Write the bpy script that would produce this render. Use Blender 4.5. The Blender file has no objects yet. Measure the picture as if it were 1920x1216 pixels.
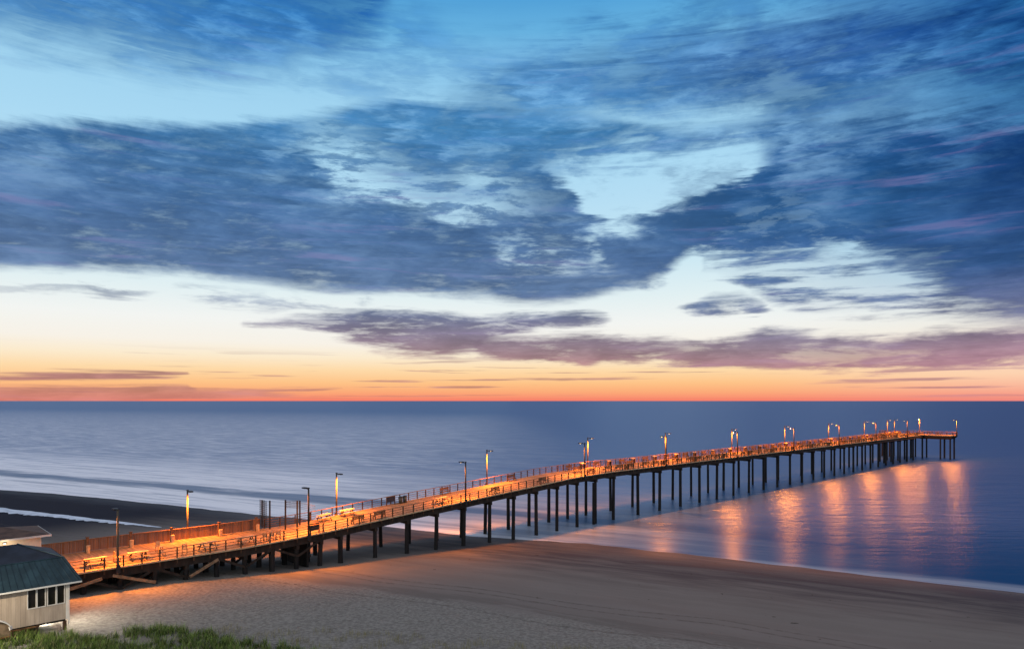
import bpy, math, random
import numpy as np
from mathutils import Vector, noise as mnoise
R = math.radians
random.seed(7)
sc = bpy.context.scene
# ------------------------------------------------------------------ camera
cam_d = bpy.data.cameras.new('camera'); cam = bpy.data.objects.new('camera', cam_d)
sc.collection.objects.link(cam); sc.camera = cam
cam.location = (0, 0, 20); cam.rotation_euler = (R(90), 0, 0)
cam_d.lens = 24; cam_d.sensor_width = 36; cam_d.shift_y = 143 / 1920
cam_d.clip_start = 0.5; cam_d.clip_end = 200000
sc.view_settings.view_transform = 'Standard'; sc.view_settings.look = 'None'
sc.view_settings.gamma = 1; sc.view_settings.exposure = 0
sc.render.engine = 'CYCLES'
sc.cycles.max_bounces = 5; sc.cycles.diffuse_bounces = 2; sc.cycles.glossy_bounces = 3
sc.cycles.use_light_tree = True
sc.cycles.sample_clamp_indirect = 4
sc.cycles.use_denoising = True

LAMP_COL = (1.0, 0.255, 0.022)
LAMP_W = 8200
WHITE_COL = (1.0, 0.93, 0.78)

def lin(c):
    return tuple((x / 255 / 12.92) if x / 255 <= .04045 else ((x / 255 + .055) / 1.055) ** 2.4 for x in c) + (1,)

# ------------------------------------------------------------------ node helpers
class NT:
    def __init__(s, tree): s.t = tree; s.n = tree.nodes; s.l = tree.links
    def new(s, typ, **kw):
        n = s.n.new(typ)
        for k, v in kw.items(): setattr(n, k, v)
        return n
    def put(s, sock, v):
        if isinstance(v, bpy.types.NodeSocket): s.l.new(v, sock)
        elif v is not None: sock.default_value = v
    def m(s, op, a, b=None, c=None, clamp=False):
        n = s.new('ShaderNodeMath', operation=op, use_clamp=clamp)
        for i, v in enumerate((a, b, c)):
            if v is not None: s.put(n.inputs[i], v)
        return n.outputs[0]
    def vm(s, op, a, b=None):
        n = s.new('ShaderNodeVectorMath', operation=op); s.put(n.inputs[0], a)
        if b is not None:
            s.put(n.inputs[3] if op == 'SCALE' else n.inputs[1], b)
        return n.outputs[0]
    def comb(s, x, y, z):
        n = s.new('ShaderNodeCombineXYZ')
        for i, v in enumerate((x, y, z)): s.put(n.inputs[i], v)
        return n.outputs[0]
    def sep(s, v):
        n = s.new('ShaderNodeSeparateXYZ'); s.put(n.inputs[0], v); return n.outputs
    def noise(s, v, scale, detail=4, rough=.5, dist=0., color=False):
        n = s.new('ShaderNodeTexNoise'); s.put(n.inputs['Vector'], v)
        s.put(n.inputs['Scale'], scale); s.put(n.inputs['Detail'], detail)
        s.put(n.inputs['Roughness'], rough); s.put(n.inputs['Distortion'], dist)
        return n.outputs['Color' if color else 'Fac']
    def ramp(s, f, stops, interp='LINEAR'):
        n = s.new('ShaderNodeValToRGB'); cr = n.color_ramp; cr.interpolation = interp
        stops = sorted(stops, key=lambda q: q[0])
        while len(cr.elements) < len(stops): cr.elements.new(.5)
        for e, (p, c) in zip(cr.elements, stops):
            e.position = p
            e.color = c if len(c) == 4 else tuple(c) + (1,)
        s.put(n.inputs[0], f); return n.outputs[0]
    def mr(s, v, a, b, c=0., d=1., smooth=True):
        n = s.new('ShaderNodeMapRange'); n.interpolation_type = 'SMOOTHSTEP' if smooth else 'LINEAR'
        for i, x in enumerate((v, a, b, c, d)): s.put(n.inputs[i], x)
        return n.outputs[0]
    def mix(s, f, a, b, blend='MIX'):
        n = s.new('ShaderNodeMix', data_type='RGBA', blend_type=blend)
        s.put(n.inputs[0], f); s.put(n.inputs[6], a); s.put(n.inputs[7], b); return n.outputs[2]
    def mapping(s, v, loc=(0, 0, 0), rot=(0, 0, 0), scale=(1, 1, 1)):
        n = s.new('ShaderNodeMapping'); s.put(n.inputs[0], v)
        n.inputs[1].default_value = loc; n.inputs[2].default_value = rot; n.inputs[3].default_value = scale
        return n.outputs[0]

# ------------------------------------------------------------------ sky: dawn sky, clear gradient + cloud banks
world = bpy.data.worlds.new('World'); sc.world = world; world.use_nodes = True
W = NT(world.node_tree)
for n in list(W.n): W.n.remove(n)
out = W.new('ShaderNodeOutputWorld'); bg = W.new('ShaderNodeBackground')
W.l.new(bg.outputs[0], out.inputs[0])
dirv = W.new('ShaderNodeTexCoord').outputs['Generated']
dx, dy, dz = W.sep(dirv)
az = W.m('ARCTAN2', dx, dy)                                         # azimuth from due out-to-sea
hor = W.m('SQRT', W.m('ADD', W.m('MULTIPLY', dx, dx), W.m('MULTIPLY', dy, dy)))
v0 = W.m('DIVIDE', dz, W.m('MAXIMUM', hor, .001))                   # tangent of the elevation
v0 = W.m('MINIMUM', W.m('MAXIMUM', v0, -.05), 3.0)
azn = W.m('MULTIPLY_ADD', az, 1 / 1.6, .5, clamp=True)
zz = W.m('ADD', W.m('MAXIMUM', dz, 0.), .13)
plane = W.comb(W.m('DIVIDE', dx, zz), W.m('DIVIDE', dy, zz), 0.)
F = 1280.
def sk(px, py):                                                     # survey bearings of cloud edges -> azimuth, tan(elevation)
    a = math.atan((px - 960) / F); return (a / 1.6 + .5, (751 - py) / F * math.cos(a))
def curve(pts):
    n = W.new('ShaderNodeFloatCurve'); W.put(n.inputs['Value'], azn)
    c = n.mapping.curves[0]; n.mapping.use_clip = False
    q = [sk(*p) for p in pts]
    q = [(0., q[0][1])] + q + [(1., q[-1][1])]
    q = [(min(max(a, 0), 1), b + .1) for a, b in q]
    while len(c.points) < len(q): c.points.new(.5, .5)
    for i, (a, b) in enumerate(q):
        c.points[i].location = (a, b); c.points[i].handle_type = 'VECTOR' if len(q) > 40 else 'AUTO_CLAMPED'
    n.mapping.update()
    return W.m('SUBTRACT', n.outputs[0], .1)
# noises on the cloud layer
warp = W.noise(plane, 1.3, 2, .5, color=True)
wplane = W.vm('ADD', plane, W.vm('SCALE', W.vm('SUBTRACT', warp, (.5, .5, .5)), .30))
nA = W.m('SUBTRACT', W.noise(wplane, 2.6, 9, .62, .25), .5)          # ragged edges
nB = W.noise(W.mapping(wplane, rot=(0, 0, .25), scale=(1.1, 4.2, 1)), 2.2, 8, .6)   # streaks across
nC = W.noise(W.mapping(wplane, loc=(3, 7, 0), rot=(0, 0, -.35), scale=(.75, 1.25, 1)), 9.5, 8, .66)  # mackerel cells
nD = W.noise(W.mapping(plane, loc=(9, 2, 0)), 1.1, 5, .55, .4)
# long brushed streaks in bearing / elevation
sphere = W.comb(W.m('MULTIPLY', az, 2.4), W.m('MULTIPLY', v0, 14.), 0.)
nS = W.noise(W.mapping(sphere, rot=(0, 0, .30)), 3.2, 8, .66, .25)
nH = W.noise(W.mapping(sphere, loc=(5, 1, 0), rot=(0, 0, -.06), scale=(.7, 1.6, 1)), 3.0, 8, .65, .35)
nM = W.noise(W.comb(W.m('MULTIPLY_ADD', nH, .10, az), W.m('MULTIPLY', v0, 1.7), 0.), 7.5, 9, .64)
ampv = W.m('ADD', W.m('MULTIPLY', v0, .30), .012)
ed = W.m('ADD', W.m('MULTIPLY', nA, 1.0), W.m('MULTIPLY', W.m('SUBTRACT', nH, .5), .7))
vn = W.m('MULTIPLY_ADD', ampv, ed, v0)

def band(top, bot, st=.03, sb=.02, v=None):
    v = v or vn
    a = W.mr(W.m('SUBTRACT', curve(top), v), -st, st) if top else None
    b = W.mr(W.m('SUBTRACT', v, curve(bot)), -sb, sb) if bot else None
    if a is None: return b
    if b is None: return a
    return W.m('MULTIPLY', a, b)
def amt(x, lo, hi, nz, a, b):   # density of a band times noise-driven opacity
    return W.m('MULTIPLY', x, W.mr(nz, a, b, lo, hi))
L = []
vw = W.m('MULTIPLY_ADD', W.m('SUBTRACT', nM, .5), .13, vn)
# A: deep blue bank at the upper left
A = band(None, [(-300, 60), (0, 62), (90, 82), (160, 92), (250, 108), (330, 125), (440, 128), (540, 118), (620, 100), (700, 55), (760, -40), (900, -160), (2300, -160)], sb=.05)
L.append(amt(A, .55, 1., W.m('ADD', W.m('MULTIPLY', nM, .8), W.m('MULTIPLY', nH, .2)), .35, .55))
# thin veil below and right of it
V1 = band([(-300, 400), (420, 300), (470, 120), (620, 60), (760, 0), (860, 60), (960, 95), (1080, 60), (1300, -100), (2300, -200)],
          [(-300, 60), (440, 125), (520, 165), (620, 200), (720, 215), (860, 215), (1000, 225), (1300, 235), (2300, 235)], .06, .03)
L.append(amt(V1, .0, .75, W.m('ADD', W.m('MULTIPLY', nM, .8), W.m('MULTIPLY', nS, .2)), .42, .64))
# B: broad dark bank at the upper right
B = band([(-300, 400), (680, 300), (800, 225), (900, 165), (980, 122), (1060, 100), (1160, 92), (1300, 88), (1420, 60), (1540, 25), (1700, 10), (1920, 20), (2300, 20)],
         [(-300, 150), (680, 200), (800, 212), (900, 215), (1000, 222), (1100, 212), (1250, 205), (1400, 205), (1500, 215), (1600, 190), (1700, 170), (1800, 165), (1920, 175), (2300, 175)], .05, .03)
L.append(amt(B, .62, 1., W.m('ADD', W.m('MULTIPLY', nM, .75), W.m('MULTIPLY', nS, .25)), .38, .55))
B2 = band([(-300, 900), (1250, 900), (1380, 330), (1460, 250), (1560, 215), (1700, 195), (1920, 180), (2300, 180)],
          [(-300, 300), (1380, 310), (1500, 350), (1620, 430), (1740, 520), (1840, 580), (1920, 592), (2300, 592)], .05, .03)
L.append(amt(B2, .72, 1., W.m('ADD', W.m('MULTIPLY', nM, .7), W.m('MULTIPLY', nS, .3)), .40, .52))
# C: the long main bank on the left and centre
C1 = band([(-300, 232), (0, 235), (150, 229), (300, 236), (450, 233), (560, 229), (680, 205), (800, 195), (930, 205), (1050, 215), (1180, 235), (1260, 245), (1380, 240), (1480, 225), (1620, 400), (2300, 700)],
          [(-300, 495), (0, 500), (150, 504), (300, 511), (450, 523), (550, 538), (650, 543), (800, 548), (900, 556), (1000, 564), (1080, 562), (1140, 545), (1220, 527), (1300, 470), (1360, 420), (1480, 330), (1620, 300), (2300, 300)], .012, .010,
          v=W.m('MULTIPLY_ADD', W.m('MULTIPLY', ed, .45), ampv, v0))
hole1 = band([(-300, 500), (480, 380), (540, 290), (590, 262), (640, 268), (700, 300), (760, 330), (820, 345), (900, 355), (975, 385), (1060, 430), (1200, 560), (2300, 900)],
             [(-300, 200), (560, 290), (620, 330), (700, 372), (780, 392), (860, 402), (960, 400), (1060, 390), (1200, 370), (2300, 200)], .045, .02, v=vw)
hole2 = band([(-300, 700), (900, 420), (1000, 335), (1090, 305), (1200, 288), (1320, 276), (1400, 268), (1450, 280), (1520, 310), (1700, 450), (2300, 900)],
             [(-300, 200), (900, 270), (1000, 318), (1060, 345), (1110, 395), (1160, 408), (1240, 416), (1300, 405), (1350, 370), (1400, 335), (1450, 275), (1520, 240), (1700, 200), (2300, 200)], .040, .026, v=vw)
hole3 = band([(-300, 900), (860, 900), (900, 470), (1000, 440), (1100, 435), (1180, 440), (1260, 470), (1330, 900), (2300, 900)],
             [(-300, 300), (880, 420), (950, 492), (1100, 500), (1200, 505), (1280, 490), (1320, 420), (2300, 300)], .03, .02)
C1 = W.m('MULTIPLY', C1, W.m('SUBTRACT', 1., W.m('MULTIPLY', hole1, W.mr(nC, .40, .55, .15, 1.))))
C1 = W.m('MULTIPLY', C1, W.m('SUBTRACT', 1., W.m('MULTIPLY', hole3, W.mr(W.m('MULTIPLY_ADD', nM, .5, W.m('MULTIPLY', nC, .5)), .47, .64, .0, .95))))
L.append(amt(C1, .70, 1., W.m('ADD', W.m('MULTIPLY', nM, .6), W.m('MULTIPLY', nC, .4)), .34, .50))
D1 = band([(-300, 900), (1080, 900), (1120, 425), (1240, 425), (1310, 395), (1360, 360), (1420, 320), (1500, 280), (1650, 240), (2300, 200)],
          [(-300, 300), (1100, 430), (1150, 500), (1230, 525), (1290, 482), (1380, 478), (1480, 470), (1600, 480), (1700, 500), (1780, 500), (1900, 560), (2300, 570)], .022, .014, v=vw)
L.append(amt(D1, .85, 1., nC, .4, .52))
# light lace between D and the pale strip
D2 = band([(-300, 900), (1270, 900), (1320, 490), (1420, 470), (1600, 475), (1900, 500), (2300, 520)],
          [(-300, 400), (1290, 500), (1360, 520), (1440, 560), (1520, 582), (1600, 588), (1750, 590), (1920, 592), (2300, 592)], .015, .010)
L.append(amt(D2, .12, .95, W.m('ADD', W.m('MULTIPLY', nS, .5), W.m('MULTIPLY', nH, .5)), .44, .58))
# small dark cloud
fine = W.m('MULTIPLY_ADD', W.m('SUBTRACT', nH, .5), .036, v0)
fine = W.m('MULTIPLY_ADD', W.m('SUBTRACT', nS, .5), .026, W.m('MULTIPLY_ADD', W.m('SUBTRACT', nM, .5), .03, fine))
E1 = band([(-300, 745), (1225, 600), (1290, 571), (1330, 556), (1380, 553), (1450, 580), (1500, 640), (2300, 700)],
          [(-300, 570), (1225, 570), (1290, 583), (1350, 588), (1420, 586), (1470, 570), (2300, 400)], .006, .005, v=fine)
L.append(amt(E1, .15, .95, W.m('ADD', W.m('MULTIPLY', nS, .6), W.m('MULTIPLY', nM, .4)), .40, .56))
# F: purple cloud left of centre
F1 = band([(-300, 740), (430, 640), (455, 598), (560, 596), (620, 592), (700, 583), (800, 586), (900, 594), (1000, 588), (1140, 599), (1190, 660), (2300, 740)],
          [(-300, 560), (430, 580), (455, 601), (560, 612), (650, 634), (700, 650), (800, 668), (870, 660), (930, 636), (1000, 618), (1140, 603), (1190, 560), (2300, 500)], .007, .008, v=fine)
L.append(amt(F1, .55, .95, nS, .38, .5))
# G: long low purple bank on the right
G1 = band([(-300, 760), (830, 760), (880, 648), (950, 634), (1050, 632), (1200, 635), (1300, 640), (1380, 634), (1440, 616), (1550, 626), (1700, 628), (1820, 622), (1920, 618), (2300, 615)],
          [(-300, 600), (850, 640), (900, 660), (960, 676), (1060, 682), (1200, 678), (1300, 683), (1420, 690), (1560, 694), (1700, 692), (1800, 684), (1920, 682), (2300, 680)], .008, .006, v=fine)
L.append(amt(G1, .62, .95, nS, .36, .5))
# H: low strips near the horizon at the left, and slivers
slv = W.noise(W.mapping(sphere, loc=(11, 4, 0), scale=(.55, 3.2, 1)), 2.7, 5, .55, .2)
fine2 = W.m('MULTIPLY_ADD', W.m('SUBTRACT', nH, .5), .014, W.m('MULTIPLY_ADD', W.m('SUBTRACT', slv, .5), .022, v0))
H1 = band([(-300, 700), (0, 702), (120, 700), (250, 699), (350, 697), (380, 730), (2300, 790)],
          [(-300, 712), (0, 711), (150, 713), (260, 709), (350, 702), (380, 690), (2300, 600)], .003, .003, v=fine2)
H2 = band([(-300, 722), (0, 724), (180, 728), (300, 722), (350, 722), (370, 730), (640, 727), (660, 760), (2300, 790)],
          [(-300, 760), (380, 748), (480, 742), (600, 733), (650, 726), (2300, 600)], .003, .003, v=fine2)
L.append(W.m('MULTIPLY', H1, .9)); L.append(W.m('MULTIPLY', H2, .75))
I1 = band([(-300, 536), (0, 538), (140, 539), (220, 545), (300, 552), (330, 600), (2300, 700)],
          [(-300, 541), (0, 542), (140, 546), (210, 562), (260, 556), (330, 540), (2300, 400)], .004, .006, v=fine)
L.append(W.m('MULTIPLY', I1, .6))
I2 = band([(-300, 700), (290, 600), (330, 540), (450, 543), (600, 556), (690, 545), (740, 700), (2300, 700)],
          [(-300, 500), (300, 540), (380, 562), (520, 578), (650, 585), (700, 560), (2300, 400)], .008, .010, v=fine)
L.append(amt(I2, .0, .6, nS, .42, .6))
SL = W.m('MULTIPLY', W.mr(slv, .565, .64), W.m('MULTIPLY', W.mr(v0, .0, .012), W.mr(v0, .075, .045)))
L.append(W.m('MULTIPLY', SL, .7))
# pink-lit slots of the upper sky and open gaps
dens = None
for d_ in L:
    inv = W.m('SUBTRACT', 1., d_)
    dens = inv if dens is None else W.m('MULTIPLY', dens, inv)
dens = W.m('SUBTRACT', 1., dens, clamp=True)
hole2 = W.mr(hole2, .05, .8)
dens = W.m('MULTIPLY', dens, W.m('SUBTRACT', 1., W.m('MULTIPLY', hole2, W.mr(nM, .34, .52, .45, 1.))))
# bright diagonal wisps across the right bank
wis = band([(-300, 900), (1480, 900), (1530, 258), (1600, 225), (1680, 170), (1760, 150), (1850, 165), (1920, 175), (2300, 175)],
           [(-300, 100), (1500, 262), (1600, 250), (1680, 228), (1760, 205), (1850, 205), (1920, 205), (2300, 205)], .03, .02)
wis2 = band([(-300, 900), (1600, 900), (1640, 128), (1700, 112), (1760, 100), (1790, 300), (2300, 900)],
            [(-300, 100), (1620, 135), (1700, 132), (1760, 122), (1800, 90), (2300, 90)], .02, .015)
wis = W.m('MAXIMUM', W.m('MULTIPLY', wis, .75), wis2)
dens = W.m('MULTIPLY', dens, W.m('SUBTRACT', 1., W.m('MULTIPLY', wis, W.mr(W.m('ADD', W.m('MULTIPLY', nC, .5), W.m('MULTIPLY', nS, .5)), .45, .6, 0., .7))))
# generic cover above and behind the view
up = W.m('MULTIPLY', W.mr(v0, .62, .95), W.mr(nD, .42, .62, .1, .85))
dens = W.m('MAXIMUM', dens, up)
def vy(py): return max(0., (751 - py) / F / .75)
vpos = W.m('DIVIDE', v0, .75, clamp=True)
clear_ = W.ramp(vpos, [(vy(y), lin(c)) for y, c in [(751, (243, 124, 104)), (744, (250, 148, 114)), (735, (252, 170, 120)), (718, (254, 196, 136)),
    (694, (254, 219, 170)), (672, (252, 235, 206)), (648, (248, 242, 231)), (608, (243, 245, 242)), (555, (225, 240, 243)), (480, (200, 231, 244)),
    (380, (182, 222, 244)), (300, (170, 217, 243)), (210, (160, 211, 240)), (140, (138, 197, 234)), (60, (104, 178, 224)), (-20, (74, 155, 213)), (-170, (44, 112, 180))]])
clear_r = W.ramp(vpos, [(vy(y), lin(c)) for y, c in [(751, (238, 134, 124)), (743, (246, 154, 134)), (731, (250, 180, 152)), (710, (253, 210, 176)),
    (670, (248, 222, 200)), (635, (240, 236, 226)), (598, (226, 236, 238)), (555, (180, 212, 232)), (480, (130, 185, 222)), (380, (96, 160, 212)),
    (250, (70, 150, 210)), (130, (45, 128, 196)), (40, (22, 100, 176)), (-170, (10, 60, 130))]])
side = W.mr(az, .28, .68)
clear_c = W.mix(side, clear_, clear_r)
# cloud colours by height
cl = W.ramp(vpos, [(vy(y), lin(c)) for y, c in [(750, (200, 128, 118)), (725, (178, 120, 118)), (690, (172, 122, 128)), (660, (146, 118, 130)), (625, (122, 112, 138)),
    (585, (96, 112, 150)), (545, (92, 120, 160)), (500, (82, 112, 154)), (420, (70, 108, 156)), (330, (60, 110, 162)), (240, (66, 130, 184)), (150, (58, 120, 180)), (60, (30, 100, 172)), (0, (22, 86, 160)), (-200, (20, 60, 120))]])
clr = W.ramp(vpos, [(vy(y), lin(c)) for y, c in [(750, (190, 120, 130)), (700, (176, 126, 138)), (660, (136, 116, 136)), (625, (110, 112, 144)),
    (585, (78, 104, 148)), (520, (58, 96, 150)), (430, (44, 92, 144)), (330, (34, 86, 144)), (230, (36, 92, 150)), (150, (20, 74, 148)), (60, (10, 66, 140)), (-200, (8, 40, 95))]])
clr2 = W.ramp(vpos, [(vy(y), lin(c)) for y, c in [(750, (180, 120, 135)), (680, (160, 120, 140)), (620, (100, 106, 142)), (540, (46, 82, 132)), (400, (24, 64, 120)), (250, (12, 58, 118)), (100, (4, 44, 108)), (-200, (4, 30, 80))]])
cloud_c = W.mix(W.mr(az, .05, .45), cl, clr)
cloud_c = W.mix(W.mr(az, .45, .66), cloud_c, clr2)
# inner modelling of the clouds: lighter thin parts, pink streaks
thin = W.m('ADD', W.m('MULTIPLY', nM, .62), W.m('ADD', W.m('MULTIPLY', nS, .15), W.m('MULTIPLY', nC, .23)))
cloud_c = W.mix(W.m('MULTIPLY', W.mr(thin, .46, .64), W.mr(v0, .22, .36, .06, .42)), cloud_c, clear_c)
pinkm = W.m('MULTIPLY', W.m('MULTIPLY', W.mr(nH, .54, .68), W.mr(nD, .42, .62, .10, .36)), W.mr(v0, .6, .35))
cloud_c = W.mix(pinkm, cloud_c, lin((128, 112, 156)))
dark = W.mr(W.m('ADD', W.m('MULTIPLY', nM, .6), W.m('MULTIPLY', nH, .4)), .36, .64, .74, 1.26)
cloud_c = W.mix(1., cloud_c, W.comb(dark, dark, dark), 'MULTIPLY')
skyc = W.mix(dens, clear_c, cloud_c)
# unseen sky behind and overhead, brightened as added fill light
away = W.mr(dy, -.1, .45)
away = W.m('MULTIPLY', away, W.mr(v0, 1.15, .66))
skyc = W.mix(away, W.mix(.5, (1.0, .98, 1.0, 1), W.mix(1., clear_c, (.8, .8, .8, 1), 'MULTIPLY')), skyc)
below = W.mr(dz, -.01, .0, 0., 1.)
skyc = W.mix(below, (.03, .04, .07, 1), skyc)
W.l.new(skyc, bg.inputs[0]); bg.inputs[1].default_value = 1.0
world.cycles.sampling_method = 'MANUAL'; world.cycles.sample_map_resolution = 512

# ------------------------------------------------------------------ materials
MATS = {}
def mat(name, col, rough=.7, var=.25, scale=3., stretch=(1, 1, 1), bump=0., bscale=None, metal=0., spec=.3, col2=None, obj=True):
    m = bpy.data.materials.new(name); m.use_nodes = True
    T = NT(m.node_tree); b = T.n['Principled BSDF']
    tc = T.new('ShaderNodeTexCoord').outputs['Object' if obj else 'Generated']
    mp = T.mapping(tc, scale=stretch)
    nz = T.noise(mp, scale, 5, .6)
    c2 = col2 or tuple(x * (1 - var) for x in col[:3]) + (1,)
    c1 = tuple(min(1, x * (1 + var)) for x in col[:3]) + (1,) if not col2 else tuple(col[:3]) + (1,)
    c = T.mix(T.mr(nz, .35, .65), c2, c1)
    T.put(b.inputs['Base Color'], c)
    b.inputs['Roughness'].default_value = rough; b.inputs['Metallic'].default_value = metal
    b.inputs['Specular IOR Level'].default_value = spec
    if bump:
        bn = T.new('ShaderNodeBump'); bn.inputs['Strength'].default_value = bump; bn.inputs['Distance'].default_value = .03
        T.put(bn.inputs['Height'], T.noise(mp, bscale or scale * 3, 4, .6)); T.l.new(bn.outputs[0], b.inputs['Normal'])
    MATS[name] = m; return m
mat('weathered_post_wood', (.07, .036, .018), .75, .35, 2.5, (1, 1, .3), .4)
mat('rail_wood', (.22, .105, .035), .7, .3, 3., (1, 1, 1), .3)
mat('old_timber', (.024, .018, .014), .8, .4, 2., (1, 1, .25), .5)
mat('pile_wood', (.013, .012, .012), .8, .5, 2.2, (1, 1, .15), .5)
mat('pole_wood', (.10, .085, .06), .7, .2, 3., (1, 1, .1), .3)
mat('bench_wood', (.11, .06, .03), .7, .3, 4., (1, 1, 1), .2)
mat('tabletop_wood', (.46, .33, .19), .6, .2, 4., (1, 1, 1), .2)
mat('dark_metal', (.03, .03, .032), .5, .2, 4., metal=.3)
mat('wire', (.05, .045, .04), .5, .2, 4., metal=.5)
mat('white_vinyl', (.62, .58, .50), .5, .08, 1.5)
mat('trim', (.70, .68, .62), .5, .05, 2.)
mat('glass_dark', (.012, .010, .010), .12, .1, 1., spec=.6)
mat('brace_wood', (.20, .14, .085), .75, .3, 3., (1, 1, 1), .3)
mat('concrete', (.24, .23, .21), .85, .2, 3., bump=.3)
mat('bin_plastic', (.06, .07, .06), .5, .2, 3.)
mat('sign_board', (.02, .028, .045), .5, .2, 2.)
mat('pale_panel', (.45, .52, .6), .5, .1, 2.)
mat('window_curtain', (.36, .26, .17), .7, .2, 5.)
def emis(name, col, st):
    m = bpy.data.materials.new(name); m.use_nodes = True
    b = m.node_tree.nodes['Principled BSDF']; b.inputs['Base Color'].default_value = (.8, .8, .8, 1)
    b.inputs['Emission Color'].default_value = tuple(col) + (1,); b.inputs['Emission Strength'].default_value = st
    MATS[name] = m; m.cycles.emission_sampling = 'NONE'; return m
emis('lamp_lens', (1, .62, .30), 9.)
emis('white_lens', (1, .95, .85), 8.)

def plank_mat(name, c1, c2, axis_s=True, step=.16):
    m = bpy.data.materials.new(name); m.use_nodes = True
    T = NT(m.node_tree); b = T.n['Principled BSDF']
    p = T.new('ShaderNodeTexCoord').outputs['Object']
    r = T.mapping(p, rot=(0, 0, -PHI))                                # x along the pier, y across it
    x, y, z = T.sep(r)
    k = T.m('DIVIDE', x, step)
    idx = T.m('FLOOR', k); fr = T.m('FRACT', k)
    wn = T.new('ShaderNodeTexWhiteNoise'); wn.noise_dimensions = '2D'
    T.put(wn.inputs['Vector'], T.comb(idx, T.m('FLOOR', T.m('DIVIDE', y, 2.4)), 0.))
    nz = T.noise(T.mapping(r, scale=(4, .6, 1)), 1.5, 6, .65)
    big = T.noise(r, .35, 3, .5)
    f = T.m('ADD', T.m('MULTIPLY', wn.outputs['Value'], .5), T.m('MULTIPLY', nz, .5))
    c = T.mix(T.mr(f, .2, .8), c1, c2)
    c = T.mix(T.mr(big, .35, .65, .0, .35), c, (.10, .06, .04, 1))
    gap = T.mr(T.m('ABSOLUTE', T.m('SUBTRACT', fr, .5)), .44, .49)
    c = T.mix(T.m('MULTIPLY', gap, .8), c, (.02, .014, .01, 1))
    T.put(b.inputs['Base Color'], c); b.inputs['Roughness'].default_value = .65; b.inputs['Specular IOR Level'].default_value = .35
    bn = T.new('ShaderNodeBump'); bn.inputs['Strength'].default_value = .5; bn.inputs['Distance'].default_value = .02
    T.put(bn.inputs['Height'], T.m('SUBTRACT', T.m('MULTIPLY', nz, .4), gap)); T.l.new(bn.outputs[0], b.inputs['Normal'])
    MATS[name] = m
D = Vector((.7153, .6988, 0)); N = Vector((-.6988, .7153, 0)); P0 = Vector((13.9, 111.2, 0))
PHI = math.atan2(D.y, D.x)
plank_mat('deck_planks', (.22, .13, .055, 1), (.42, .26, .12, 1))
plank_mat('fence_boards', (.13, .065, .03, 1), (.24, .12, .055, 1), step=.15)

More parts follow.
